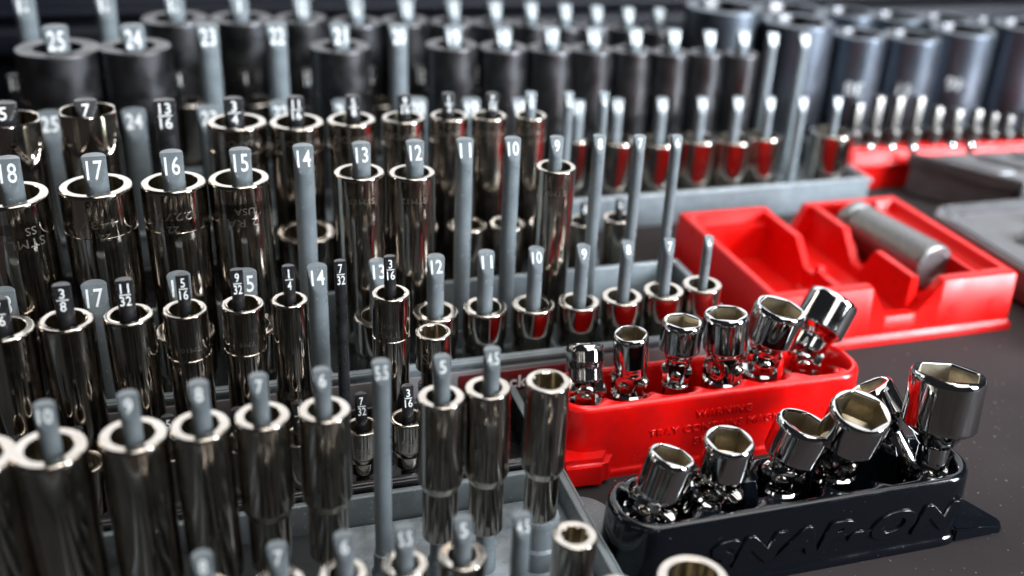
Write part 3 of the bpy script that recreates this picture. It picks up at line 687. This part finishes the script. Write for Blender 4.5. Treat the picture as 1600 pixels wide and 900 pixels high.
def flex(px, py, w, v, H, back, lean, label, group, spin=0.0, cup=None, neck=0.62, baset=(0, 0), mt=None):
    """flex-joint socket: cup with fork, cross block with pins, drive end with fork; the cup tips back and leans sideways"""
    mt = mt or M['bright']
    top = onv(px, py, v); d = size(top, w)
    az = Vector((top.x, top.y, 0)).normalized(); rt_ = Vector((az.y, -az.x, 0))
    be, ga = R(back), R(lean)
    ax = Vector((0, 0, math.cos(be)*math.cos(ga))) + az*math.sin(be)*math.cos(ga) + rt_*math.sin(ga)
    pivot = top - ax*H
    t = thing('flex_socket', label, 'flex socket', pivot, group)
    Rc = d/2; xa = (rt_ - ax*rt_.dot(ax)).normalized(); q = Matrix((xa, ax.cross(xa), ax)).transposed().to_quaternion() @ Matrix.Rotation(spin, 4, 'Z').to_quaternion()
    cup = cup or H*0.55; rn = max(4.3, Rc*neck); A = Rc*0.80; n = 72; c = 0.8
    hfn = hexr(Rc*0.735)
    def chf(r, k): return lambda t_: min(r, hexr(Rc*0.985)(t_)+k)
    zb = H-cup; sh = max(1.0, min((Rc-rn)*0.9, zb-5.6))
    rg = [circ(rn*0.97, 3.2, n), circ(rn, 4.0, n), circ(rn, max(4.4, zb-sh-1.0), n), circ(rn+(Rc-rn)*0.12, zb-sh, n), circ(rn+(Rc-rn)*0.45, zb-sh*0.45, n), circ(Rc-0.35, zb, n), circ(Rc, zb+0.7, n), circ(Rc, H-2.2, n), circ(Rc-0.15, H-1.0, n), circ(Rc-0.55, H-0.3, n), circ(Rc-0.85, H, n), circ(Rc-0.95, H, n), circ(lambda t_: min(Rc-1.0, hfn(t_)*1.05), H, n), circ(lambda t_: min(Rc-1.02, hfn(t_)*1.04), H-0.05, n)]
    rg = sup(rg); no = len(rg)
    rg += [circ(hfn, H-0.6, n), circ(hfn, H-cup*0.75, n), circ(A*0.55, H-cup*0.85, n)]
    v, f = loft(rg); mi = [0 if i//n < no else 1 for i in range(len(f)-2)] + [0, 1]
    cu = link('socket_cup', make('socket_cup', v, f, [mt, M['bore']], mi=mi), t); cu.rotation_euler = q.to_euler()
    def ears(bm, s=1, w_=rn*1.15, rr=rn*0.62, top_=4.6):
        for sg in (-1, 1):
            pts = [(-w_/2, top_), (w_/2, top_)] + [(w_/2*math.cos(R(a)), -w_/2*0.9*math.sin(R(a))) for a in range(0, 181, 20)]
            x0, x1 = sg*rr, sg*rn*1.02
            va = [bm.verts.new((x0, p[0], s*p[1])) for p in pts]; vb = [bm.verts.new((x1, p[0], s*p[1])) for p in pts]
            m_ = len(pts); bm.faces.new(va); bm.faces.new(vb[::-1])
            for i in range(m_): bm.faces.new((va[i], va[(i+1) % m_], vb[(i+1) % m_], vb[i]))
        bmesh.ops.recalc_face_normals(bm, faces=bm.faces[:])
        bmesh.ops.bevel(bm, geom=[e for e in bm.edges if e.calc_face_angle(0) > 0.9], offset=0.5, segments=2, affect='EDGES')
    bmo('fork', ears, mt, cu)
    blk = bmesh.new(); blk.free()
    def cross(bm):
        bmesh.ops.create_icosphere(bm, subdivisions=3, radius=rn*0.60)
        for v_ in bm.verts:
            v_.co.z = max(-rn*.5, min(rn*.5, v_.co.z)); v_.co.x = max(-rn*.55, min(rn*.55, v_.co.x))
    bmo('pivot_block', cross, mt, t).rotation_euler = q.to_euler()
    def pin(axis):
        v, f = lathe([(rn*.1, -rn*1.2), (rn*.28, -rn*1.16), (rn*.36, -rn*1.08), (rn*.36, rn*1.08), (rn*.28, rn*1.16), (rn*.1, rn*1.2)], 20)
        if axis == 'x': v = [(z, y, x) for x, y, z in v]
        else: v = [(x, z, y) for x, y, z in v]
        return make('pivot_pin', v, f, M['chrome'])
    link('pivot_pin', pin('x'), cu)
    dl = max(9.0, (pivot.z-6.2)/max(0.5, math.cos(R(abs(baset[1])))) - 2.5*(baset[1] != 0))
    bs = link('drive_end', make('drive_end', *lathe([(rn*.9, -dl), (rn*1.1, -dl+.4), (rn*1.12, -dl+1.5), (rn*1.12, -5.2), (rn*1.0, -4.4), (rn*.6, -4.2)], 48), mt), t)
    bs.rotation_euler = (R(baset[0]), R(baset[1]), math.atan2(rt_.y, rt_.x) + spin + 1.57)
    bmo('fork', lambda bm: ears(bm, -1), mt, bs); link('pivot_pin', pin('x'), bs)
    return t
G1, G2 = 'flex sockets in the red holder', 'flex sockets in the black holder'
flex(914, 538, 60, 320, 17, 26, -6, 'small flex socket at the left end of the red holder, tipped backwards, fork showing', G1, spin=0.0, cup=7, neck=0.9)
flex(986, 521, 57, 311, 20, -3, -4, 'upright narrow flex socket second from the left in the red holder', G1, spin=1.25, neck=0.92, cup=13)
flex(1067, 501, 65, 311, 20.5, 4, 0, 'upright waisted flex socket third from the left in the red holder', G1, spin=1.57, neck=0.64, cup=12)
flex(1135, 489, 71, 311, 22, 4, -5, 'upright flex socket fourth from the left in the red holder, beside the waisted one', G1, spin=1.1, neck=0.78, cup=14.5)
flex(1221, 480, 82, 311, 23, 3, 11, 'flex socket with a brownish six-sided bore, fifth in the red holder, leaning right', G1, spin=0.3, neck=0.66, cup=14)
flex(1304, 466, 82, 331, 28, 40, 17, 'flex socket at the right end of the red holder, tipped backwards to the right', G1, spin=0.2, cup=15, neck=0.66)
flex(1051, 711, 77, 248, 19, 10, 12, 'flex socket at the left end of the black holder, leaning right', G2, spin=1.2, cup=14, neck=0.92, baset=(0, -25))
flex(1140, 687, 81, 247, 19, -4, 2, 'flex socket second in the black holder, upright with a shaded bore', G2, spin=1.2, cup=12.5, neck=0.86, baset=(10, -25))
flex(1260, 661, 92, 252, 20.5, 8, 12, 'flex socket third in the black holder with a brownish bore, leaning right', G2, spin=1.57, cup=13, neck=0.64)
flex(1347, 641, 97, 242, 24, -10, 10, 'flex socket fourth in the black holder, tipped towards the camera', G2, spin=1.0, cup=14, neck=0.6)
flex(1352, 606, 84, 272, 36, 12, -38, 'flex socket lying far over to the left, behind the fourth one in the black holder', G2, spin=0.9, cup=13, neck=0.5)
flex(1483, 582, 115, 250, 36, 11, -3, 'largest flex socket, upright at the right end of the black holder', G2, spin=1.57, cup=19, neck=0.42)
